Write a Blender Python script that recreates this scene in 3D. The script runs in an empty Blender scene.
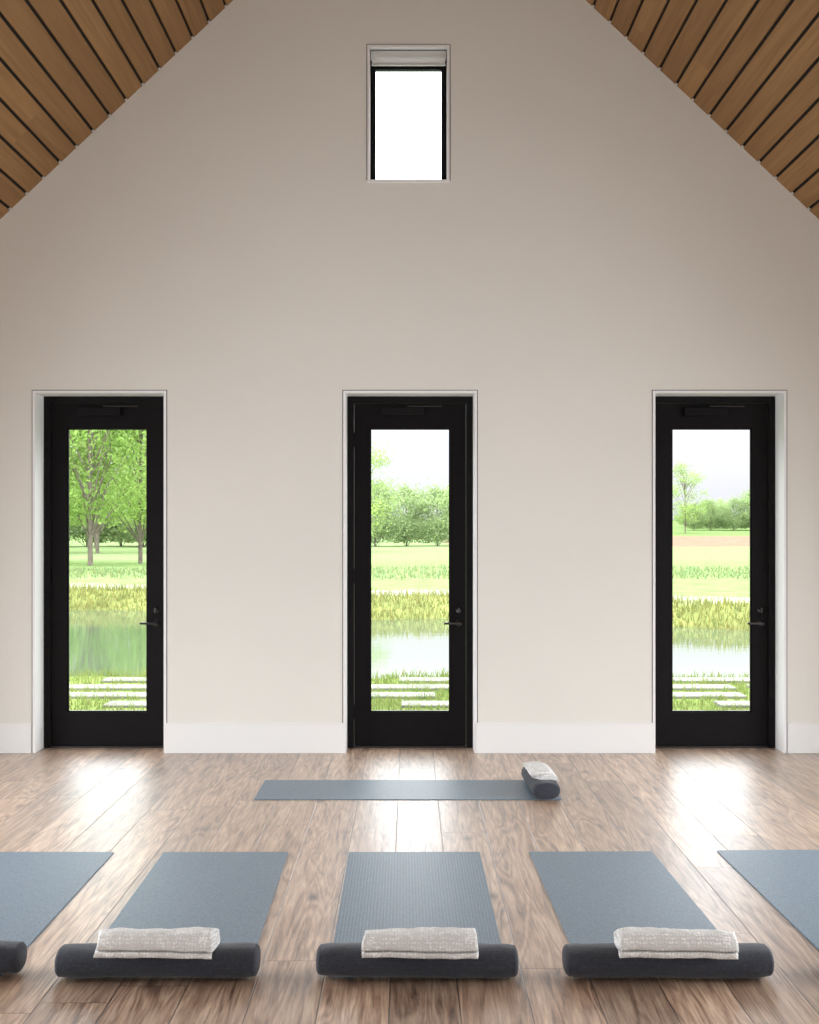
import bpy, bmesh, math, random
import numpy as np
from mathutils import Vector, Matrix, noise
random.seed(7); np.random.seed(7)
S=bpy.context.scene
COL=S.collection
# ---------------------------------------------------------------- helpers
def newmat(name):
    m=bpy.data.materials.new(name); m.use_nodes=True
    nt=m.node_tree; nt.nodes.clear()
    out=nt.nodes.new('ShaderNodeOutputMaterial')
    return m,nt,out
def N(nt,t,**k):
    n=nt.nodes.new(t)
    for a,b in k.items():
        if a in n.inputs.keys(): n.inputs[a].default_value=b
        else: setattr(n,a,b)
    return n
def L(nt,a,b): nt.links.new(a,b)
def principled(name,col,rough=.5,metal=0,noise_scale=None,noise_amt=.08,bump=0,bump_scale=200,spec=.5,sheen=0):
    m,nt,out=newmat(name)
    p=N(nt,'ShaderNodeBsdfPrincipled'); p.inputs['Base Color'].default_value=(*col,1)
    p.inputs['Roughness'].default_value=rough; p.inputs['Metallic'].default_value=metal
    p.inputs['Specular IOR Level'].default_value=spec
    if sheen: p.inputs['Sheen Weight'].default_value=sheen
    L(nt,p.outputs[0],out.inputs[0])
    tc=N(nt,'ShaderNodeTexCoord')
    if noise_scale:
        n=N(nt,'ShaderNodeTexNoise'); n.inputs['Scale'].default_value=noise_scale; n.inputs['Detail'].default_value=5
        L(nt,tc.outputs['Object'],n.inputs['Vector'])
        r=N(nt,'ShaderNodeValToRGB')
        a=[max(0,c*(1-noise_amt)) for c in col]; b=[min(1,c*(1+noise_amt)) for c in col]
        r.color_ramp.elements[0].position=.3; r.color_ramp.elements[1].position=.7
        r.color_ramp.elements[0].color=(*a,1); r.color_ramp.elements[1].color=(*b,1)
        L(nt,n.outputs['Fac'],r.inputs[0]); L(nt,r.outputs[0],p.inputs['Base Color'])
    if bump:
        n2=N(nt,'ShaderNodeTexNoise'); n2.inputs['Scale'].default_value=bump_scale; n2.inputs['Detail'].default_value=3
        L(nt,tc.outputs['Object'],n2.inputs['Vector'])
        b=N(nt,'ShaderNodeBump'); b.inputs['Strength'].default_value=bump; b.inputs['Distance'].default_value=.004
        L(nt,n2.outputs['Fac'],b.inputs['Height']); L(nt,b.outputs[0],p.inputs['Normal'])
    return m
def link(ob,parent=None):
    COL.objects.link(ob)
    if parent is not None:
        ob.parent=parent; ob.location=Vector(ob.location)-parent.location
    return ob
def mesh_ob(name,verts,faces,mats,parent=None,smooth=False):
    me=bpy.data.meshes.new(name); me.from_pydata([tuple(v) for v in verts],[],faces); me.update()
    for m in (mats if isinstance(mats,(list,tuple)) else [mats]): me.materials.append(m)
    if smooth: me.polygons.foreach_set('use_smooth',[True]*len(me.polygons))
    return link(bpy.data.objects.new(name,me),parent)
def boxes(name,lst,mat,parent=None,bevel=0,origin=None):
    bm=bmesh.new()
    for (x0,x1,y0,y1,z0,z1) in lst:
        r=bmesh.ops.create_cube(bm,size=1)
        for v in r['verts']:
            v.co=Vector(((x0+x1)/2+v.co.x*(x1-x0),(y0+y1)/2+v.co.y*(y1-y0),(z0+z1)/2+v.co.z*(z1-z0)))
    if bevel: bmesh.ops.bevel(bm,geom=bm.edges[:],offset=bevel,segments=2,affect='EDGES',profile=.6)
    me=bpy.data.meshes.new(name); bm.to_mesh(me); bm.free(); me.materials.append(mat)
    return link(bpy.data.objects.new(name,me),parent)
def empty(name,loc):
    e=bpy.data.objects.new(name,None); e.location=loc; e.empty_display_size=.2; COL.objects.link(e); return e
def cyl(name,p0,p1,r,mat,parent=None,seg=24,r1=None):
    p0=Vector(p0);p1=Vector(p1);d=p1-p0
    bm=bmesh.new(); bmesh.ops.create_cone(bm,cap_ends=True,segments=seg,radius1=r,radius2=r if r1 is None else r1,depth=d.length)
    M=Matrix.Translation((p0+p1)/2)@d.to_track_quat('Z','Y').to_matrix().to_4x4()
    bm.transform(M)
    bmesh.ops.bevel(bm,geom=[e for e in bm.edges if len(e.link_faces)==2 and e.calc_face_angle(0)>1],offset=min(r*.2,.002),segments=2,affect='EDGES')
    me=bpy.data.meshes.new(name); bm.to_mesh(me); bm.free(); me.materials.append(mat)
    me.polygons.foreach_set('use_smooth',[True]*len(me.polygons))
    return link(bpy.data.objects.new(name,me),parent)
# ---------------------------------------------------------------- materials
M_wall=principled('plaster_wall',(.78,.765,.715),.85,noise_scale=1.3,noise_amt=.015,bump=.05,bump_scale=60,spec=.2)
M_trim=principled('painted_trim',(.83,.835,.83),.5)
M_bead=principled('white_metal_bead',(.87,.87,.88),.35)
M_dark=principled('shadow_line_backing',(.014,.011,.009),.9)  # near-black colour: painted shadow line round openings, and roof backing
M_black=principled('black_door_paint',(.004,.003,.004),.5,noise_scale=30,noise_amt=.2,spec=.15)
M_hard=principled('dark_bronze',(.06,.055,.055),.3,metal=.9)
M_shade=principled('shade_cassette',(.62,.64,.62),.6)
def glass_mat():
    m,nt,out=newmat('clear_glass')
    t=N(nt,'ShaderNodeBsdfTransparent'); t.inputs[0].default_value=(.98,.99,.985,1)
    g=N(nt,'ShaderNodeBsdfGlossy'); g.inputs['Roughness'].default_value=.02
    mx=N(nt,'ShaderNodeMixShader'); mx.inputs[0].default_value=.006
    L(nt,t.outputs[0],mx.inputs[1]);L(nt,g.outputs[0],mx.inputs[2]);L(nt,mx.outputs[0],out.inputs[0])
    return m
M_glass=glass_mat()

def floor_mat():
    m,nt,out=newmat('oak_plank_floor')
    p=N(nt,'ShaderNodeBsdfPrincipled'); L(nt,p.outputs[0],out.inputs[0])
    p.inputs['Coat Weight'].default_value=1; p.inputs['Coat Roughness'].default_value=.36; p.inputs['Coat IOR'].default_value=1.6
    tc=N(nt,'ShaderNodeTexCoord'); sp=N(nt,'ShaderNodeSeparateXYZ'); L(nt,tc.outputs['Object'],sp.inputs[0])
    def M(op,a,b=None,c=None):
        n=N(nt,'ShaderNodeMath',operation=op)
        for i,v in enumerate((a,b,c)):
            if v is None: continue
            if isinstance(v,(int,float)): n.inputs[i].default_value=v
            else: L(nt,v,n.inputs[i])
        return n.outputs[0]
    W=.225; LEN=3.2
    u=M('DIVIDE',M('ADD',sp.outputs['X'],20.09),W); row=M('FLOOR',u); fu=M('SUBTRACT',u,row)
    wn=N(nt,'ShaderNodeTexWhiteNoise',noise_dimensions='1D'); L(nt,row,wn.inputs['W'])
    v=M('ADD',M('DIVIDE',M('ADD',sp.outputs['Y'],30),LEN),M('MULTIPLY',wn.outputs['Value'],7.3)); col=M('FLOOR',v); fv=M('SUBTRACT',v,col)
    wn2=N(nt,'ShaderNodeTexWhiteNoise',noise_dimensions='2D'); cb=N(nt,'ShaderNodeCombineXYZ'); L(nt,row,cb.inputs[0]); L(nt,col,cb.inputs[1]); L(nt,cb.outputs[0],wn2.inputs['Vector'])
    rnd=wn2.outputs['Value']
    du=M('MULTIPLY',M('MINIMUM',fu,M('SUBTRACT',1,fu)),W); dv=M('MULTIPLY',M('MINIMUM',fv,M('SUBTRACT',1,fv)),LEN)
    dist=M('MINIMUM',du,dv)
    seam=N(nt,'ShaderNodeMapRange'); seam.inputs['From Min'].default_value=.0008; seam.inputs['From Max'].default_value=.0028; seam.inputs['To Min'].default_value=1; seam.inputs['To Max'].default_value=0
    L(nt,dist,seam.inputs[0]); seamf=seam.outputs[0]
    wmul=M('MULTIPLY',rnd,53)
    mp=N(nt,'ShaderNodeMapping'); mp.inputs['Scale'].default_value=(7,.55,1); L(nt,tc.outputs['Object'],mp.inputs[0])
    g1=N(nt,'ShaderNodeTexNoise',noise_dimensions='4D'); g1.inputs['Scale'].default_value=1.2; g1.inputs['Detail'].default_value=2.5; g1.inputs['Roughness'].default_value=.5; g1.inputs['Distortion'].default_value=.8
    L(nt,mp.outputs[0],g1.inputs['Vector']); L(nt,wmul,g1.inputs['W'])
    rings=M('MULTIPLY_ADD',M('SINE',M('MULTIPLY',g1.outputs['Fac'],70)),.5,.5)
    mpb=N(nt,'ShaderNodeMapping'); mpb.inputs['Scale'].default_value=(16,1.3,1); L(nt,tc.outputs['Object'],mpb.inputs[0])
    g3=N(nt,'ShaderNodeTexNoise',noise_dimensions='4D'); g3.inputs['Scale'].default_value=1.5; g3.inputs['Detail'].default_value=9; g3.inputs['Roughness'].default_value=.70; g3.inputs['Distortion'].default_value=.7
    L(nt,mpb.outputs[0],g3.inputs['Vector']); L(nt,wmul,g3.inputs['W'])
    tot=M('MULTIPLY_ADD',rings,.14,M('MULTIPLY',g3.outputs['Fac'],.86))
    mp2=N(nt,'ShaderNodeMapping'); mp2.inputs['Scale'].default_value=(85,3.5,1); L(nt,tc.outputs['Object'],mp2.inputs[0])
    g2=N(nt,'ShaderNodeTexNoise'); g2.inputs['Scale'].default_value=1.5; g2.inputs['Detail'].default_value=4; L(nt,mp2.outputs[0],g2.inputs['Vector'])
    r=N(nt,'ShaderNodeValToRGB'); cr=r.color_ramp
    cr.elements[0].position=.31; cr.elements[0].color=(.115,.066,.042,1)
    cr.elements[1].position=.69; cr.elements[1].color=(.70,.54,.40,1)
    e=cr.elements.new(.42); e.color=(.355,.225,.150,1)
    e=cr.elements.new(.54); e.color=(.53,.37,.262,1)
    L(nt,tot,r.inputs[0])
    r2=N(nt,'ShaderNodeValToRGB'); r2.color_ramp.elements[0].color=(.70,.68,.67,1); r2.color_ramp.elements[1].color=(1.15,1.13,1.11,1)
    L(nt,rnd,r2.inputs[0])
    mx=N(nt,'ShaderNodeMix',data_type='RGBA',blend_type='MULTIPLY'); mx.inputs[0].default_value=1
    L(nt,r.outputs[0],mx.inputs[6]); L(nt,r2.outputs[0],mx.inputs[7])
    r3=N(nt,'ShaderNodeValToRGB'); r3.color_ramp.elements[0].position=.35; r3.color_ramp.elements[1].position=.6
    r3.color_ramp.elements[0].color=(.66,.62,.60,1); r3.color_ramp.elements[1].color=(1.06,1.06,1.06,1)
    L(nt,g2.outputs['Fac'],r3.inputs[0])
    mx2=N(nt,'ShaderNodeMix',data_type='RGBA',blend_type='MULTIPLY'); mx2.inputs[0].default_value=.8
    L(nt,mx.outputs[2],mx2.inputs[6]); L(nt,r3.outputs[0],mx2.inputs[7])
    mp3=N(nt,'ShaderNodeMapping'); mp3.inputs['Scale'].default_value=(3.9,1.6,1); L(nt,tc.outputs['Object'],mp3.inputs[0])
    vo=N(nt,'ShaderNodeTexVoronoi'); vo.inputs['Scale'].default_value=1.0; L(nt,mp3.outputs[0],vo.inputs['Vector'])
    r4=N(nt,'ShaderNodeValToRGB'); r4.color_ramp.elements[0].position=.03; r4.color_ramp.elements[1].position=.12
    r4.color_ramp.elements[0].color=(.2,.14,.11,1); r4.color_ramp.elements[1].color=(1,1,1,1)
    L(nt,vo.outputs['Distance'],r4.inputs[0])
    mx3=N(nt,'ShaderNodeMix',data_type='RGBA',blend_type='MULTIPLY'); mx3.inputs[0].default_value=.85
    L(nt,mx2.outputs[2],mx3.inputs[6]); L(nt,r4.outputs[0],mx3.inputs[7])
    mm=N(nt,'ShaderNodeMix',data_type='RGBA'); L(nt,seamf,mm.inputs[0]); L(nt,mx3.outputs[2],mm.inputs[6]); mm.inputs[7].default_value=(.05,.03,.022,1)
    L(nt,mm.outputs[2],p.inputs['Base Color'])
    p.inputs['Roughness'].default_value=.5
    hs=M('MULTIPLY_ADD',seamf,-2.0,M('ADD',g3.outputs['Fac'],M('MULTIPLY',rnd,.3)))
    b=N(nt,'ShaderNodeBump'); b.inputs['Strength'].default_value=.4; b.inputs['Distance'].default_value=.003
    L(nt,hs,b.inputs['Height']); L(nt,b.outputs[0],p.inputs['Normal']); L(nt,b.outputs[0],p.inputs['Coat Normal'])
    return m
def ceil_mat():
    m,nt,out=newmat('cedar_ceiling_boards')
    p=N(nt,'ShaderNodeBsdfPrincipled'); L(nt,p.outputs[0],out.inputs[0]); p.inputs['Roughness'].default_value=.6
    p.inputs['Specular IOR Level'].default_value=.3
    tc=N(nt,'ShaderNodeTexCoord'); at=N(nt,'ShaderNodeAttribute',attribute_name='rnd')
    mp=N(nt,'ShaderNodeMapping'); mp.inputs['Scale'].default_value=(22,.7,22); L(nt,tc.outputs['Object'],mp.inputs[0])
    w=N(nt,'ShaderNodeMath',operation='MULTIPLY'); w.inputs[1].default_value=40; L(nt,at.outputs['Fac'],w.inputs[0])
    g=N(nt,'ShaderNodeTexNoise',noise_dimensions='4D'); g.inputs['Scale'].default_value=1.6; g.inputs['Detail'].default_value=5; g.inputs['Distortion'].default_value=.6
    L(nt,mp.outputs[0],g.inputs['Vector']); L(nt,w.outputs[0],g.inputs['W'])
    r=N(nt,'ShaderNodeValToRGB'); r.color_ramp.elements[0].position=.3; r.color_ramp.elements[1].position=.72
    r.color_ramp.elements[0].color=(.235,.125,.045,1); r.color_ramp.elements[1].color=(.35,.195,.077,1)
    L(nt,g.outputs['Fac'],r.inputs[0])
    r2=N(nt,'ShaderNodeValToRGB'); r2.color_ramp.elements[0].color=(.84,.82,.80,1); r2.color_ramp.elements[1].color=(1.08,1.08,1.08,1)
    L(nt,at.outputs['Fac'],r2.inputs[0])
    mx=N(nt,'ShaderNodeMix',data_type='RGBA',blend_type='MULTIPLY'); mx.inputs[0].default_value=1
    L(nt,r.outputs[0],mx.inputs[6]); L(nt,r2.outputs[0],mx.inputs[7]); L(nt,mx.outputs[2],p.inputs['Base Color'])
    return m
def mat_mat(name,rib):
    m,nt,out=newmat(name)
    p=N(nt,'ShaderNodeBsdfPrincipled'); L(nt,p.outputs[0],out.inputs[0]); p.inputs['Roughness'].default_value=.45
    tc=N(nt,'ShaderNodeTexCoord')
    n=N(nt,'ShaderNodeTexNoise'); n.inputs['Scale'].default_value=150; n.inputs['Detail'].default_value=3; L(nt,tc.outputs['Object'],n.inputs[0])
    r=N(nt,'ShaderNodeValToRGB'); r.color_ramp.elements[0].position=.35; r.color_ramp.elements[1].position=.65
    r.color_ramp.elements[0].color=(.11,.155,.20,1); r.color_ramp.elements[1].color=(.20,.26,.32,1)
    L(nt,n.outputs['Fac'],r.inputs[0])
    w=N(nt,'ShaderNodeTexWave',wave_type='BANDS',bands_direction='X'); w.inputs['Scale'].default_value=24 if rib else 60
    L(nt,tc.outputs['Object'],w.inputs[0])
    mx=N(nt,'ShaderNodeMix',data_type='RGBA',blend_type='MULTIPLY'); mx.inputs[0].default_value=.6 if rib else .1
    r5=N(nt,'ShaderNodeValToRGB'); r5.color_ramp.elements[0].color=(.6,.6,.62,1); r5.color_ramp.elements[1].color=(1.15,1.15,1.15,1)
    L(nt,w.outputs['Fac'],r5.inputs[0]); L(nt,r.outputs[0],mx.inputs[6]); L(nt,r5.outputs[0],mx.inputs[7])
    L(nt,mx.outputs[2],p.inputs['Base Color'])
    ad=N(nt,'ShaderNodeMath',operation='ADD'); L(nt,w.outputs['Fac'],ad.inputs[0]); L(nt,n.outputs['Fac'],ad.inputs[1])
    b=N(nt,'ShaderNodeBump'); b.inputs['Strength'].default_value=.25 if rib else .2; b.inputs['Distance'].default_value=.001
    L(nt,ad.outputs[0],b.inputs['Height']); L(nt,b.outputs[0],p.inputs['Normal'])
    return m
def weave_mat(name,c0,c1,scale,bump,dist,sheen=.3):
    m,nt,out=newmat(name)
    p=N(nt,'ShaderNodeBsdfPrincipled'); L(nt,p.outputs[0],out.inputs[0]); p.inputs['Roughness'].default_value=.9
    p.inputs['Sheen Weight'].default_value=sheen; p.inputs['Specular IOR Level'].default_value=.2
    tc=N(nt,'ShaderNodeTexCoord')
    v=N(nt,'ShaderNodeTexVoronoi'); v.inputs['Scale'].default_value=scale; v.inputs['Randomness'].default_value=.5; L(nt,tc.outputs['Object'],v.inputs['Vector'])
    n=N(nt,'ShaderNodeTexNoise'); n.inputs['Scale'].default_value=scale*.35; n.inputs['Detail'].default_value=4; L(nt,tc.outputs['Object'],n.inputs[0])
    a=N(nt,'ShaderNodeMath',operation='ADD'); L(nt,v.outputs['Distance'],a.inputs[0]); L(nt,n.outputs['Fac'],a.inputs[1])
    r=N(nt,'ShaderNodeValToRGB'); r.color_ramp.elements[0].position=.6; r.color_ramp.elements[1].position=1.15
    r.color_ramp.elements[0].color=(*c0,1); r.color_ramp.elements[1].color=(*c1,1)
    L(nt,a.outputs[0],r.inputs[0]); L(nt,r.outputs[0],p.inputs['Base Color'])
    b=N(nt,'ShaderNodeBump',invert=True); b.inputs['Strength'].default_value=bump; b.inputs['Distance'].default_value=dist
    L(nt,a.outputs[0],b.inputs['Height']); L(nt,b.outputs[0],p.inputs['Normal'])
    return m
M_floor=floor_mat(); M_ceil=ceil_mat()
M_mat=mat_mat('yoga_mat_foam',False); M_matr=mat_mat('yoga_mat_ribbed',True)
M_bol=weave_mat('bolster_canvas',(.060,.065,.082),(.036,.040,.052),240,.3,.002,sheen=.15)
M_tow=weave_mat('towel_waffle',(.95,.945,.935),(.66,.65,.635),95,.8,.0035,sheen=.1)

# ---------------------------------------------------------------- geometry constants
YW=9.543; YF=9.763; YB=9.90; YBACK=-3.2; XE=3.75; APEX=6.26; SL=.94
zr=lambda x: APEX-SL*abs(x)
DOORX=[-2.113,0.004,2.113]; DH=.44; DTOP=2.454
def gable_wall(name,y0,y1,cuts,mat):
    prof=[(-XE-.25,-.3),(XE+.25,-.3),(XE+.25,zr(XE+.25)+.02),(0,APEX+.02),(-XE-.25,zr(XE+.25)+.02)]
    vs=[(x,y0,z) for x,z in prof]+[(x,y1,z) for x,z in prof]
    n=5; fs=[tuple(range(n)),tuple(reversed(range(n,2*n)))]+[(i,n+i,n+(i+1)%n,(i+1)%n) for i in range(n)]
    ob=mesh_ob(name,vs,fs,mat)
    bm=bmesh.new(); bm.from_mesh(ob.data); bmesh.ops.recalc_face_normals(bm,faces=bm.faces); bm.to_mesh(ob.data); bm.free()
    c=boxes('cut',cuts,mat)
    md=ob.modifiers.new('b','BOOLEAN'); md.operation='DIFFERENCE'; md.object=c; md.solver='EXACT'
    dg=bpy.context.evaluated_depsgraph_get(); me=bpy.data.meshes.new_from_object(ob.evaluated_get(dg))
    ob.modifiers.clear(); ob.data=me; bpy.data.objects.remove(c)
    return ob
WXL=-.272; WXR=.258; WZ0=3.905; WZ1=4.81
cuts=[(x-DH,x+DH,YW-.5,YB+.5,-.02,DTOP) for x in DOORX]+[(WXL,WXR,YW-.5,YB+.5,WZ0,WZ1)]
gable_wall('wall_front',YW,YB,cuts,M_wall)
gable_wall('wall_back',YBACK-.3,YBACK,[(-2.8,2.8,YBACK-1,YBACK+1,.02,2.6)],M_wall)
SW0,SW1=3.4,8.2
def side_wall(name,sx):
    x0,x1=sorted((sx*XE,sx*(XE+.25)))
    zt=zr(XE)+.0
    y0,y1=YBACK,YW
    w0,w1=SW0,SW1
    boxes(name,[(x0,x1,y0,w0,-.3,zt),(x0,x1,w1,y1,-.3,zt),(x0,x1,w0,w1,-.3,.1),(x0,x1,w0,w1,2.3,zt)],M_wall)
    e=empty('added_window_2' if sx<0 else 'added_window_3',(sx*(XE+.1),6,1.3))  # unseen window, added and placed to light the lower front wall
    xa,xb=sorted((sx*(XE+.14),sx*(XE+.20)))
    ls=[(xa,xb,w0,w1,.1,.16),(xa,xb,w0,w1,2.24,2.3)]
    for k in range(5):
        yy=w0+(w1-w0-.06)*k/4; ls.append((xa,xb,yy,yy+.06,.16,2.24))
    boxes('frame',ls,M_black,e)
side_wall('wall_left',-1); side_wall('wall_right',1)
e=empty('window_4',(0,YBACK-.1,1.3))
boxes('frame',[(-2.8,2.8,YBACK-.16,YBACK-.1,.02,.08),(-2.8,2.8,YBACK-.16,YBACK-.1,2.54,2.6)]+[(-2.8+5.54*k/5,-2.74+5.54*k/5,YBACK-.16,YBACK-.1,.08,2.54) for k in range(6)],M_black,e)
boxes('floor',[(-XE-.25,XE+.25,YBACK-.3,YB,-.12,0)],M_floor)

def ceiling():
    vs=[];fs=[];rnd=[]
    nrm_s=math.sqrt(1+SL*SL)
    wb=.155; gap=.019; th=.02
    for sx in (-1,1):
        s=.02
        smax=(XE)*nrm_s
        while s<smax:
            a,b=s,min(s+wb-gap,smax)
            y=YBACK-random.random()*4
            while y<YW:
                ln=random.choice([3.6,4.8,6.0]); y0=max(y,YBACK); y1=min(y+ln,YW); y+=ln
                if y1<=y0+.01: continue
                ye=y1-(.0008 if y1<YW else 0)
                def P(t,yy,d):
                    x=t/nrm_s; z=APEX-SL*x
                    return (sx*(x+SL/nrm_s*d),yy,z+1/nrm_s*d)
                i=len(vs)
                for yy in (y0,ye):
                    bev=.002
                    vs.extend([P(a,yy,bev),P(a+bev,yy,0),P(b-bev,yy,0),P(b,yy,bev),P(b,yy,th),P(a,yy,th)])
                r=random.random()
                for k in range(6): fs.append((i+k,i+(k+1)%6,i+6+(k+1)%6,i+6+k)); rnd.append(r)
                fs.append(tuple(i+k for k in range(6))); fs.append(tuple(i+6+k for k in reversed(range(6)))); rnd+= [r,r]
            s+=wb
    ob=mesh_ob('ceiling',vs,fs,M_ceil)
    at=ob.data.attributes.new('rnd','FLOAT','FACE'); at.data.foreach_set('value',rnd)
    bm=bmesh.new(); bm.from_mesh(ob.data); bmesh.ops.recalc_face_normals(bm,faces=bm.faces); bm.to_mesh(ob.data); bm.free()
    vs=[];fs=[]
    for sx in (-1,1):
        i=len(vs); xo=XE+.9
        for yy in (YBACK-.8,YB+.12):
            for (x,dz) in ((0,.03),(xo,.03),(xo,.3),(0,.3)):
                vs.append((sx*x,yy,zr(x)+dz))
        fs+=[(i,i+1,i+2,i+3),(i+7,i+6,i+5,i+4)]+[(i+k,i+4+k,i+4+(k+1)%4,i+(k+1)%4) for k in range(4)]
    mesh_ob('roof_deck',vs,fs,M_dark)
ceiling()

BH=.205
boxes('baseboard_front',[(-XE,-2.575,YW-.016,YW,0,BH),(-1.668,-.437,YW-.016,YW,0,BH),(.455,1.668,YW-.016,YW,0,BH),(2.575,XE,YW-.016,YW,0,BH)],M_trim,bevel=.002)
boxes('baseboard_left',[(-XE,-XE+.016,YBACK,YW-.016,0,.1)],M_trim); boxes('baseboard_right',[(XE-.016,XE,YBACK,YW-.016,0,.1)],M_trim)

def trim(name,x0,x1,z0,z1,bottom,yb):
    t=.016;p=.006
    e=empty(name,((x0+x1)/2,YW,(z0+z1)/2))
    ls=[(x0-t,x0,YW-p,YW+.01,z0,z1+t),(x1,x1+t,YW-p,YW+.01,z0,z1+t),(x0,x1,YW-p,YW+.01,z1,z1+t)]
    if bottom: ls.append((x0-t,x1+t,YW-p,YW+.01,z0-t,z0))
    boxes('bead',ls,M_bead,e)
    g=.005; a=t+g
    ls=[(x0-a,x0-t,YW-.001,YW+.008,z0,z1+a),(x1+t,x1+a,YW-.001,YW+.008,z0,z1+a),(x0-a,x1+a,YW-.001,YW+.008,z1+t,z1+a)]
    boxes('painted_shadow_line',ls,M_dark,e)  # solid dark strips draw the thin shadow line outside the bead
    q=.002
    ls=[(x0,x0+q,YW-p,yb,z0,z1),(x1-q,x1,YW-p,yb,z0,z1),(x0,x1,YW-p,yb,z1-q,z1)]
    if bottom: ls.append((x0,x1,YW-p,yb,z0,z0+q))
    boxes('reveal',ls,M_trim,e)
for i,x in enumerate(DOORX): trim('trim_%d'%(i+1),x-DH,x+DH,.0,DTOP,False,YF)
trim('trim_4',WXL,WXR,WZ0,WZ1,True,YW+.11)

def door(idx,cx):
    e=empty('door_%d'%idx,(cx,YF,0))
    a=DH; f=.048; GH=.2815; gz0,gz1=.245,2.232
    boxes('frame',[(cx-a,cx-a+f,YF,YB-.01,0,DTOP),(cx+a-f,cx+a,YF,YB-.01,0,DTOP),(cx-a+f,cx+a-f,YF,YB-.01,DTOP-f,DTOP)],M_black,e,bevel=.002)
    yl=YF+.022
    b=a-f-.003
    boxes('leaf',[(cx-b,cx-GH,yl,yl+.045,.012,DTOP-f-.003),(cx+GH,cx+b,yl,yl+.045,.012,DTOP-f-.003),
                  (cx-GH,cx+GH,yl,yl+.045,gz1,DTOP-f-.003),(cx-GH,cx+GH,yl,yl+.045,.012,gz0)],M_black,e)
    s=.010
    boxes('glazing_bead',[(cx-GH,cx-GH+s,yl+.012,yl+.03,gz0,gz1),(cx+GH-s,cx+GH,yl+.012,yl+.03,gz0,gz1),(cx-GH+s,cx+GH-s,yl+.012,yl+.03,gz1-s,gz1),(cx-GH+s,cx+GH-s,yl+.012,yl+.03,gz0,gz0+s)],M_black,e)
    boxes('glass',[(cx-GH+.002,cx+GH-.002,yl+.02,yl+.026,gz0,gz1)],M_glass,e)
    boxes('threshold',[(cx-a+f,cx+a-f,YF+.0,YB-.01,0,.011)],M_hard,e)
    hx=cx+GH+.06
    cyl('lever_rose',(hx,yl,.87),(hx,yl-.012,.87),.024,M_hard,e)
    cyl('lever_neck',(hx,yl-.01,.87),(hx,yl-.052,.87),.009,M_hard,e)
    boxes('lever_handle',[(hx-.105,hx+.008,yl-.06,yl-.046,.862,.878)],M_hard,e,bevel=.004)
    cyl('deadbolt_rose',(hx,yl,.96),(hx,yl-.012,.96),.022,M_hard,e)
    boxes('deadbolt_turn',[(hx-.006,hx+.006,yl-.03,yl-.01,.942,.978)],M_hard,e,bevel=.003)
    boxes('closer_body',[(cx-.20,cx+.10,yl-.045,yl,2.315,2.375)],M_black,e,bevel=.005)
    boxes('closer_arm',[(cx-.02,cx+.22,yl-.04,yl-.028,2.378,2.386)],M_hard,e,bevel=.002)
    for hz in (.25,1.2,2.15):
        cyl('hinge',(cx-a+f,yl-.006,hz-.05),(cx-a+f,yl-.006,hz+.05),.007,M_black,e,seg=12)
for i,x in enumerate(DOORX): door(i+1,x)

def window1():
    x0,x1=WXL,WXR; cx=(x0+x1)/2; Y=YW+.11
    e=empty('window_1',(cx,Y,WZ0))
    f=.038
    boxes('frame',[(x0,x0+f,Y,Y+.055,WZ0,WZ1),(x1-f,x1,Y,Y+.055,WZ0,WZ1),(x0+f,x1-f,Y,Y+.055,WZ1-.115,WZ1),(x0+f,x1-f,Y,Y+.055,WZ0,WZ0+.03)],M_black,e,bevel=.002)
    boxes('glass',[(x0+f,x1-f,Y+.03,Y+.036,WZ0+.03,WZ1-.115)],M_glass,e)
    boxes('shade_cassette',[(x0+.006,x1-.006,YW+.03,YW+.10,WZ1-.062,WZ1-.012)],M_shade,e,bevel=.006)
    boxes('shade_fabric',[(x0+.014,x1-.014,YW+.06,YW+.064,WZ1-.095,WZ1-.05)],M_trim,e)
    boxes('shade_hem_bar',[(x0+.012,x1-.012,YW+.052,YW+.07,WZ1-.106,WZ1-.092)],M_shade,e,bevel=.003)
window1()

# ---------------------------------------------------------------- mats, bolsters, towels
def yoga_mat(cx,cy,w,l,rot,mat):
    bm=bmesh.new(); r=.012; t=.005
    pts=[]
    for (sx,sy,a0) in ((1,1,0),(-1,1,90),(-1,-1,180),(1,-1,270)):
        for k in range(7):
            a=math.radians(a0+15*k); pts.append((sx*(w/2-r)+r*math.cos(a),sy*(l/2-r)+r*math.sin(a)))
    vs=[bm.verts.new((x,y,0)) for x,y in pts]; f=bm.faces.new(vs)
    g=bmesh.ops.extrude_face_region(bm,geom=[f])
    for v in g['geom']:
        if isinstance(v,bmesh.types.BMVert): v.co.z+=t
    bmesh.ops.recalc_face_normals(bm,faces=bm.faces)
    me=bpy.data.meshes.new('yoga_mat'); bm.to_mesh(me); bm.free(); me.materials.append(mat)
    ob=bpy.data.objects.new('yoga_mat',me); ob.location=(cx,cy,.0005); ob.rotation_euler=(0,0,rot); COL.objects.link(ob); return ob
BOLH=.102
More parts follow.
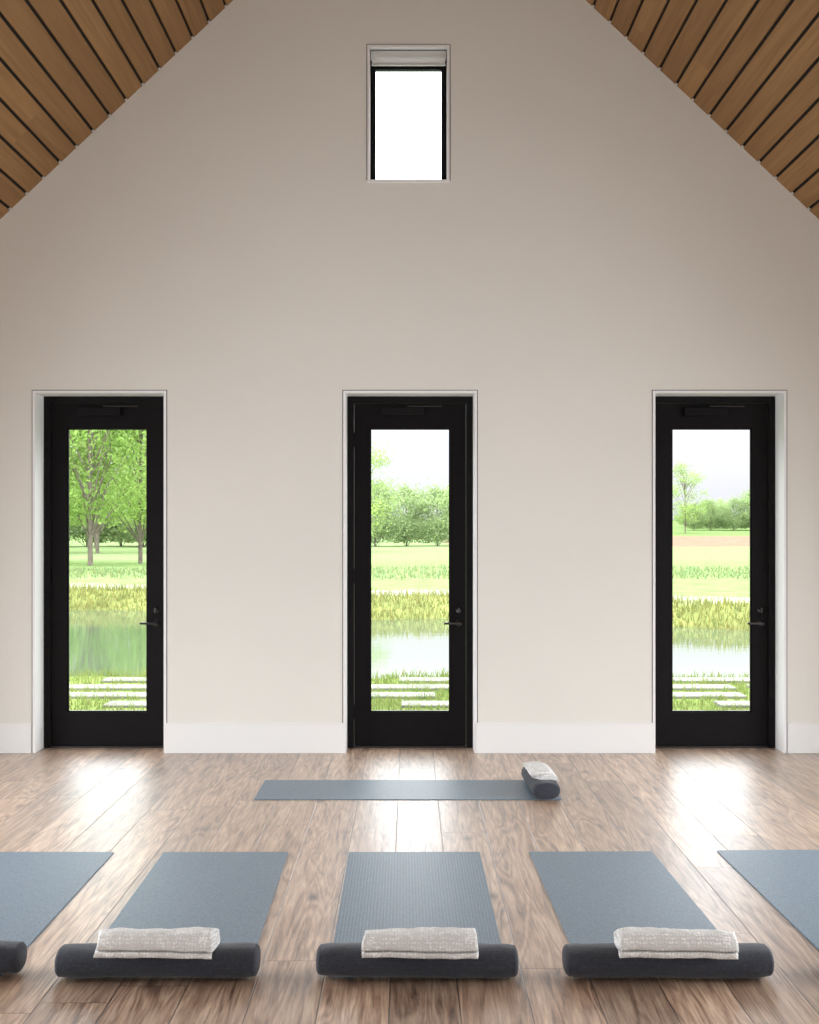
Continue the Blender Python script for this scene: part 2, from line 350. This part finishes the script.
def bolster(cx,cy,ln,rot,seed,w=.175,h=BOLH,z=.0055):
    vs=[];fs=[];n=40
    ex=2.3
    def ring(x,s):
        i=len(vs)
        for k in range(n):
            a=2*math.pi*k/n
            c,si=math.cos(a),math.sin(a)
            yy=w/2*s*math.copysign(abs(c)**(2/ex),c); zz=h/2*s*math.copysign(abs(si)**(2/ex),si)
            p=Vector((x*3+seed*9,yy*6,zz*6)); d=.005*noise.noise(p)*s+.002*noise.noise(p*5)*s
            zz2=zz+d
            zz2=max(zz2,-h/2)
            vs.append((x,yy+d,zz2+h/2))
        return i
    hl=ln/2
    stations=[(-hl-.003,.3),(-hl-.001,.62),(-hl+.003,.80),(-hl+.009,.90),(-hl+.013,.925),(-hl+.017,.925),(-hl+.03,.965)]
    m=30
    mid=[(-hl+.05+(ln-.1)*k/m,1.0-.008*abs(math.sin(k*1.3+seed))) for k in range(m+1)]
    st=stations+mid+[(-x,s) for x,s in reversed(stations)]
    rs=[ring(x,s) for x,s in st]
    for a,b in zip(rs,rs[1:]):
        for k in range(n): fs.append((a+k,b+k,b+(k+1)%n,a+(k+1)%n))
    fs.append(tuple(rs[0]+k for k in range(n))); fs.append(tuple(rs[-1]+k for k in reversed(range(n))))
    ob=mesh_ob('yoga_bolster',vs,fs,M_bol,smooth=True)
    bm=bmesh.new(); bm.from_mesh(ob.data); bmesh.ops.recalc_face_normals(bm,faces=bm.faces); bm.to_mesh(ob.data); bm.free()
    ob.location=(cx,cy,z); ob.rotation_euler=(0,0,rot); return ob
def towel(cx,cy,z,wx,rot,seed,a0=.082,b0=.039,droop=.020):
    # one long cloth rolled up on itself and pressed flat: a spiral section swept along its width
    T=.0125; turns=2.6; ns=130
    path=[]
    for k in range(ns+1):
        u=k/ns; th=turns*2*math.pi*u
        a=a0-T/2-.0140*turns*u; b=max(b0-T/2-.0128*turns*u,.0012)
        ang=math.radians(206)+th
        path.append(Vector((a*math.cos(ang),b*math.sin(ang))))
    for k in range(8): path[k]=path[k]+Vector((-.007*(1-k/8),-.002*(1-k/8)))
    nor=[]
    for k in range(ns+1):
        t=(path[min(k+1,ns)]-path[max(k-1,0)]).normalized(); nor.append(Vector((t.y,-t.x)))
    loop=[path[k]+nor[k]*T/2 for k in range(ns+1)]+[path[k]-nor[k]*T/2 for k in range(ns,-1,-1)]
    nl=len(loop); nx=48; vs=[];fs=[]
    for i in range(nx+1):
        x=-wx/2+wx*i/nx
        tt=abs(x)/(wx/2)
        for j,p in enumerate(loop):
            y,zz=p
            d=noise.noise(Vector((x*7+seed*5,y*11,zz*11)))*.011+noise.noise(Vector((x*24+seed,y*30,zz*30)))*.004
            e=.018*noise.noise(Vector((seed*3.1+(4 if x>0 else 0),y*10,zz*16+5)))*(1 if x>0 else -1)*tt**4
            f=max(0,-y-.02)/.06
            top=1 if zz>0 else .3
            z2=zz+b0+d*top- droop*f*f
            z2-= .007*tt**6*(1 if zz>0 else 0)
            if -y<.02 : z2=max(z2,0)
            vs.append((x+e,y+d*.6,z2))
    for i in range(nx):
        for j in range(nl):
            a=i*nl+j;b=i*nl+(j+1)%nl
            fs.append((a,b,b+nl,a+nl))
    for base,flip in ((0,False),(nx*nl,True)):
        for k in range(ns):
            q=(base+k,base+k+1,base+nl-2-k,base+nl-1-k)
            fs.append(q if flip else tuple(reversed(q)))
    ob=mesh_ob('folded_towel',vs,fs,M_tow,smooth=True)
    bm=bmesh.new(); bm.from_mesh(ob.data); bmesh.ops.recalc_face_normals(bm,faces=bm.faces); bm.to_mesh(ob.data); bm.free()
    ob.location=(cx,cy,z); ob.rotation_euler=(0,0,rot); return ob
Y0=4.76; MY=(6.588+Y0)/2; ML=6.588-Y0
BT=.0055+BOLH-.003
for i,(cx,mt,rot,dy,w) in enumerate([(-1.69,M_mat,0,0,.6),(-.855,M_mat,.009,0,.585),(.026,M_matr,0.004,0,.615),(.869,M_mat,.018,0.01,.580),(1.768,M_mat,.018,.04,.6)]):
    yoga_mat(cx,MY+dy,w,ML,rot,mt)
for i,(cx,dy,r) in enumerate([(-1.665,.03,.0),(-.853,0,.01),(.026,0,0),(.876,.0,-.004),(1.775,.02,0)]):
    bolster(cx,4.765+dy,.680 if i!=3 else .70,r,i+1)
    tx={0:-1.68,1:-.848,2:.036,3:.893,4:1.79}[i]
    towel(tx,4.707+dy,BT,.385,r+[0,-.02,.0,-.03,.02][i],i*1.7+.3)
yoga_mat(-.01,8.18,.605,1.73,math.pi/2,M_mat)
bolster(.762,8.16,.66,math.pi/2+.02,9,w=.165)
towel(.757,8.11,BT,.40,math.pi/2+.04,7.7,a0=.085,b0=.03,droop=.02)

# ---------------------------------------------------------------- outdoors
def lerp(a,b,t): t=max(0,min(1,t)); return a+(b-a)*t
def sm(a,b,x): t=max(0,min(1,(x-a)/(b-a))); return t*t*(3-2*t)
def yfar(x): return 30.0+ (-.42*x if x<0 else -.45*x) + .5*math.sin(x*.6)+.3*math.sin(x*1.7)
def gz(x,y):
    yf=max(24,min(38,yfar(x)))
    ynear=15.5+.15*math.sin(x*1.3)
    z=-.12
    if y<ynear+2.2: z=lerp(-.12,-.75,sm(ynear,ynear+2.2,y))
    elif y<yf-1.2: z=-.75
    else: z=lerp(-.75,-.02,sm(yf-1.2,yf+2.6,y))
    if y>yf+2: z+=.05*noise.noise(Vector((x*.2,y*.1,0)))*min(1,(y-yf-2)/6)
    if y>60: z+= (sm(130,330,y)*3.2)*sm(-30,25,x)+ sm(120,330,y)*.6
    return z
def gcol(x,y):
    yf=max(24,min(38,yfar(x)))
    n=noise.noise(Vector((x*.8,y*.25,3)))*.5+.5
    grass=np.array([.29,.41,.12]); yel=np.array([.37,.41,.14]); pale=np.array([.46,.47,.37]); mud=np.array([.2,.17,.08])
    if y<15.9: return grass*.5+yel*.5*n+grass*.3*n
    if y<yf: return mud
    if y<yf+3.2: return yel*(.7+.4*n)
    if y<yf+6: return pale*(.9+.2*n)
    c=np.array([.30,.43,.17])*(1-.4*n)+np.array([.14,.2,.07])*n*.8
    if x>4 and 128<y<185: c=np.array([.34,.25,.18])*(.9+.2*n)
    elif y>185: c=np.array([.24,.35,.13])
    elif y>70: c=c*.5+np.array([.33,.43,.21])*.5
    return c
def att_mat(name,scale,amt,rough=.9,transl=0):
    m,nt,out=newmat(name)
    at=N(nt,'ShaderNodeAttribute',attribute_name='gc')
    tc=N(nt,'ShaderNodeTexCoord'); n=N(nt,'ShaderNodeTexNoise'); n.inputs['Scale'].default_value=scale; n.inputs['Detail'].default_value=6
    L(nt,tc.outputs['Object'],n.inputs[0])
    r=N(nt,'ShaderNodeValToRGB'); r.color_ramp.elements[0].position=.3; r.color_ramp.elements[1].position=.7
    r.color_ramp.elements[0].color=(1-amt,1-amt,1-amt,1); r.color_ramp.elements[1].color=(1+amt*.4,)*3+(1,)
    L(nt,n.outputs['Fac'],r.inputs[0])
    mx=N(nt,'ShaderNodeMix',data_type='RGBA',blend_type='MULTIPLY'); mx.inputs[0].default_value=1
    L(nt,at.outputs['Color'],mx.inputs[6]); L(nt,r.outputs[0],mx.inputs[7])
    d=N(nt,'ShaderNodeBsdfDiffuse'); L(nt,mx.outputs[2],d.inputs[0])
    if transl:
        t=N(nt,'ShaderNodeBsdfTranslucent'); L(nt,mx.outputs[2],t.inputs[0])
        s=N(nt,'ShaderNodeMixShader'); s.inputs[0].default_value=transl
        L(nt,d.outputs[0],s.inputs[1]);L(nt,t.outputs[0],s.inputs[2]);L(nt,s.outputs[0],out.inputs[0])
    else: L(nt,d.outputs[0],out.inputs[0])
    return m
M_ground=att_mat('meadow_ground',1.5,.3); M_blade=att_mat('grass_blades',3,.25,transl=.45); M_leaf=att_mat('spring_leaves',.6,.3,transl=.5)
def set_attr(me,cols,k=.58):
    a=me.color_attributes.new('gc','FLOAT_COLOR','POINT')
    c=np.ones((len(me.vertices),4),dtype=np.float32); c[:,:3]=np.array(cols,dtype=np.float32)*k
    a.data.foreach_set('color',c.ravel())
ys=[]; y=YB+.06
while y<420: ys.append(y); y+=max(.25,(y-8)*.018)
xs=[math.copysign(abs(t)**1.7*170,t) for t in np.linspace(-1,1,121)]
vs=[(x,y,gz(x,y)) for y in ys for x in xs]; cols=[gcol(x,y) for y in ys for x in xs]
nx=len(xs); fs=[(j*nx+i,j*nx+i+1,(j+1)*nx+i+1,(j+1)*nx+i) for j in range(len(ys)-1) for i in range(nx-1)]
g=mesh_ob('meadow_ground',vs,fs,M_ground,smooth=True); set_attr(g.data,cols)
m,nt,out=newmat('pond_water')
p=N(nt,'ShaderNodeBsdfPrincipled'); p.inputs['Base Color'].default_value=(.09,.12,.08,1); p.inputs['Roughness'].default_value=.04; p.inputs['IOR'].default_value=1.55
tc=N(nt,'ShaderNodeTexCoord'); mp=N(nt,'ShaderNodeMapping'); mp.inputs['Scale'].default_value=(.6,2.5,1); n=N(nt,'ShaderNodeTexNoise'); n.inputs['Scale'].default_value=2
b=N(nt,'ShaderNodeBump'); b.inputs['Strength'].default_value=.06; b.inputs['Distance'].default_value=.02
L(nt,tc.outputs['Object'],mp.inputs[0]);L(nt,mp.outputs[0],n.inputs[0]);L(nt,n.outputs['Fac'],b.inputs['Height']);L(nt,b.outputs[0],p.inputs['Normal']);L(nt,p.outputs[0],out.inputs[0])
mesh_ob('pond',[(-60,15.6,-.42),(60,15.6,-.42),(60,45,-.42),(-60,45,-.42)],[(0,1,2,3)],m)
def blades(name,cnt,fx,fy,h0,h1,w,colf,lean=.4):
    vs=[];fs=[];cols=[]
    for _ in range(cnt):
        x=fx();y=fy(x);z=gz(x,y)
        h=random.uniform(h0,h1); a=random.uniform(0,math.pi*2); dx,dy=math.cos(a)*w/2,math.sin(a)*w/2
        lx,ly=random.gauss(0,lean)*h,random.gauss(0,lean)*h
        i=len(vs)
        vs+= [(x-dx,y-dy,z-.01),(x+dx,y+dy,z-.01),(x+dx*.6+lx*.35,y+dy*.6+ly*.35,z+h*.6),(x-dx*.6+lx*.35,y-dy*.6+ly*.35,z+h*.6),(x+lx,y+ly,z+h)]
        fs+=[(i,i+1,i+2,i+3),(i+3,i+2,i+4)]
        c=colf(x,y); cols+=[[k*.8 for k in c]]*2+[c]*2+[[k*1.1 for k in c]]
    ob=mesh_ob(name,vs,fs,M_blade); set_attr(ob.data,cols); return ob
def cg(x,y):
    t=random.random(); return [lerp(.27,.46,t),lerp(.42,.48,t),lerp(.10,.18,t)]
pav=[]
yy=11.5
while yy<15.0:
    x=-6.5+random.uniform(0,.6)
    while x<6.5:
        l=random.uniform(.9,1.5)
        pav.append((x,x+l,yy,yy+.36)); x+=l+random.uniform(.15,.5)
    yy+=.70
def inpav(x,y): return any(a-.02<x<b+.02 and c-.02<y<d+.02 for a,b,c,d in pav)
def fyl(x):
    while True:
        y=random.uniform(10.4,15.5)
        if not inpav(x,y) : return y
blades('lawn_grass',20000,lambda:random.uniform(-6.5,6.5),fyl,.03,.09,.012,cg)
blades('shore_grass',2500,lambda:random.uniform(-9,9),lambda x:random.uniform(15.55,16.1),.05,.13,.015,cg)
blades('pond_bank_grass',10000,lambda:random.uniform(-13,13),lambda x:max(24,min(38,yfar(x)))+random.uniform(-.2,2.8),.08,.24,.03,lambda x,y:[lerp(.36,.50,random.random()),lerp(.43,.48,random.random()),.16])
blades('meadow_grass',7000,lambda:random.uniform(-24,24),lambda x:random.uniform(44,56),.08,.2,.05,lambda x,y:[lerp(.30,.44,random.random()),lerp(.44,.50,random.random()),.22])
M_stone=principled('limestone_paver',(.155,.155,.13),.85,noise_scale=4,noise_amt=.3)
boxes('stone_pavers',[(a,b,c,d,-.16,-.095) for a,b,c,d in pav],M_stone,bevel=.008)
M_bark=principled('tree_bark',(.15,.125,.10),.9,noise_scale=5,noise_amt=.3)
def tree_mesh(name,H,R,crown0,nclump,nleaf,ls,base,seed,tr=.013):
    rs=random.Random(seed); vs=[];fs=[];mi=[];cols=[]
    def tube(pts,r0,r1,n=7):
        prev=None
        for k,pt in enumerate(pts):
            r=r0+(r1-r0)*k/(len(pts)-1); i=len(vs)
            for a in range(n):
                an=2*math.pi*a/n; vs.append((pt[0]+r*math.cos(an),pt[1]+r*math.sin(an),pt[2])); cols.append((.2,.17,.13))
            if prev is not None:
                for a in range(n): fs.append((prev+a,prev+(a+1)%n,i+(a+1)%n,i+a)); mi.append(0)
            prev=i
    top=H*.85
    tp=[(rs.gauss(0,.04)*H*.3*k/8,rs.gauss(0,.04)*H*.3*k/8,-.2+(top+.2)*k/8) for k in range(9)]
    tube(tp,H*tr,H*.004)
    cl=[]
    for _ in range(nclump):
        a=rs.uniform(0,2*math.pi); u=rs.uniform(0,1); hz=crown0+(H-crown0)*u
        prof=math.sin(math.pi*min(1,.12+u*.85))**.7
        rr=R*prof*math.sqrt(rs.uniform(.1,1))
        cl.append((rr*math.cos(a),rr*math.sin(a),hz))
    for c in cl[:int(nclump*.5)]:
        zb=max(crown0*.6,c[2]-rs.uniform(.15,.35)*H); k=min(8,max(0,int((zb+.2)/(top+.2)*8))); s=tp[k]
        mid=tuple(s[q]*.5+c[q]*.5+ (rs.gauss(0,.02)*H if q<2 else .03*H) for q in range(3))
        tube([s,mid,c],H*.004,H*.001,5)
    for c in cl:
        sh=rs.uniform(.68,1.15); sp=R*.2*rs.uniform(.7,1.3)
        for _ in range(nleaf):
            p=Vector((c[0]+rs.gauss(0,sp),c[1]+rs.gauss(0,sp),c[2]+rs.gauss(0,sp*.7)))
            if p.z<crown0*.7: continue
            u=Vector((rs.gauss(0,1),rs.gauss(0,1),rs.gauss(0,1))).normalized(); v=u.orthogonal().normalized()
            s=ls*rs.uniform(.6,1.3); i=len(vs)
            vs.extend([tuple(p-u*s),tuple(p+v*s*.55),tuple(p+u*s),tuple(p-v*s*.55)])
            f=sh*rs.uniform(.85,1.15); cc=tuple(min(.9,b*f) for b in base); cols.extend([cc]*4)
            fs.append((i,i+1,i+2,i+3)); mi.append(1)
    me=bpy.data.meshes.new(name); me.from_pydata(vs,[],fs); me.materials.append(M_bark); me.materials.append(M_leaf)
    me.polygons.foreach_set('material_index',mi); me.update(); set_attr(me,cols,.86); return me
T1=tree_mesh('tree_a',13,4.0,2.6,62,120,.13,(.40,.59,.17),1,.010)
T2=tree_mesh('tree_b',12,3.4,2.4,56,110,.13,(.46,.63,.20),2,.010)
T3=tree_mesh('round_tree',9,4.2,.9,60,110,.2,(.38,.50,.23),3)
def put(me,name,x,y,s,r):
    o=bpy.data.objects.new(name,me); o.location=(x,y,gz(x,y)-.05); o.scale=(s,s,s*random.uniform(.92,1.08)); o.rotation_euler=(0,0,r); COL.objects.link(o)
for (me,x,y,s) in [(T1,-13.9,61,.95),(T2,-12.3,64,.9),(T2,-16.5,62,1.0),(T1,-20.5,66,1.0),(T1,-20.5,92,1.0),(T2,-16.4,93,.85),(T1,-24,94,1.1),(T2,-19,106,1.05),(T1,-28,96,1.0),(T1,-32,98,1.2),(T2,-26,116,1.2),(T1,-37,95,1.1),(T2,-43,100,1.2)]:
    put(me,'deciduous_tree',x,y,s,random.uniform(0,6))
for k in range(9):
    put(T3,'round_tree',-36+k*2.9,128+random.uniform(-4,6),random.uniform(.6,.85),random.uniform(0,6))
put(T2,'deciduous_tree',-3.6,98,.70,1.1)
for (x,y,s) in [(-3.2,130,.66),(-.3,134,.56),(2.6,131,.62),(5.3,136,.56),(8,140,.58),(11,150,.6)]:
    put(T3,'round_tree',x,y,s,random.uniform(0,6))
put(T2,'deciduous_tree',39.0,198,.85,.4)
for (x,y,s) in [(43.5,214,.42),(46.5,216,.5),(49.5,214,.56),(52.5,215,.6),(55.5,213,.62),(58,216,.6)]:
    put(T3,'round_tree',x,y,s,random.uniform(0,6))
for k in range(40):
    x=8+k*3.1; put(random.choice([T3,T3,T2]),'round_tree',x+random.uniform(-1.2,1.2),235+random.uniform(-12,20),random.uniform(.35,.55),random.uniform(0,6))
for k in range(12):
    put(T3,'round_tree',-42-k*6,150+random.uniform(-8,15),random.uniform(.9,1.3),random.uniform(0,6))

# ---------------------------------------------------------------- lights / world : bright overcast, brighter overhead
w=bpy.data.worlds.new('World'); S.world=w; w.use_nodes=True
nt=w.node_tree; bg=nt.nodes['Background']
tc=nt.nodes.new('ShaderNodeTexCoord'); sp=nt.nodes.new('ShaderNodeSeparateXYZ'); r=nt.nodes.new('ShaderNodeValToRGB')
nt.links.new(tc.outputs['Generated'],sp.inputs[0]); nt.links.new(sp.outputs['Z'],r.inputs[0])
r.color_ramp.elements[0].position=0; r.color_ramp.elements[0].color=(.132,.131,.143,1)
r.color_ramp.elements[1].position=.4; r.color_ramp.elements[1].color=(.96,.98,1.0,1)
e=r.color_ramp.elements.new(.09); e.color=(.185,.185,.20,1)
e=r.color_ramp.elements.new(.2); e.color=(.60,.61,.64,1)
nt.links.new(r.outputs[0],bg.inputs[0]); bg.inputs[1].default_value=6.6
def area(name,loc,rot,sx,sy,P,col,spread=180):
    l=bpy.data.lights.new(name,'AREA'); l.shape='RECTANGLE'; l.size=sx; l.size_y=sy; l.energy=P; l.color=col; l.spread=math.radians(spread)
    o=bpy.data.objects.new(name,l); o.location=loc; o.rotation_euler=rot; COL.objects.link(o)
area('window_fill_back',(0,YBACK-.05,1.35),(math.radians(84),0,0),5.4,2.4,55,(1,.96,.88))  # added warm area lamp standing in for daylight behind the camera
t=math.radians(-78)
area('window_fill_left',(-XE-.02,(SW0+SW1)/2,1.2),(0,t,0),2.1,SW1-SW0-.1,130,(.92,.965,1),150)  # added area lamp standing in for side daylight, brightens lower wall
area('window_fill_right',(XE+.02,(SW0+SW1)/2,1.2),(0,-t,0),2.1,SW1-SW0-.1,130,(.92,.965,1),150)  # matching added fill lamp on the unseen right side
l=bpy.data.lights.new('sun','SUN'); l.energy=1.2; l.angle=math.radians(6); l.color=(1,.96,.88)
o=bpy.data.objects.new('sun',l); o.rotation_euler=(math.radians(35),0,math.radians(-12)); COL.objects.link(o)

# ---------------------------------------------------------------- camera
c=bpy.data.cameras.new('camera'); co=bpy.data.objects.new('camera',c); COL.objects.link(co)
co.location=(0,0,1.52); co.rotation_euler=(math.radians(90),0,0)
c.sensor_fit='VERTICAL'; c.sensor_height=24; c.lens=24*1400/1024; c.shift_y=18/1024; c.clip_end=1000
S.camera=co
S.view_settings.view_transform='Standard'; S.view_settings.look='None'; S.view_settings.exposure=0
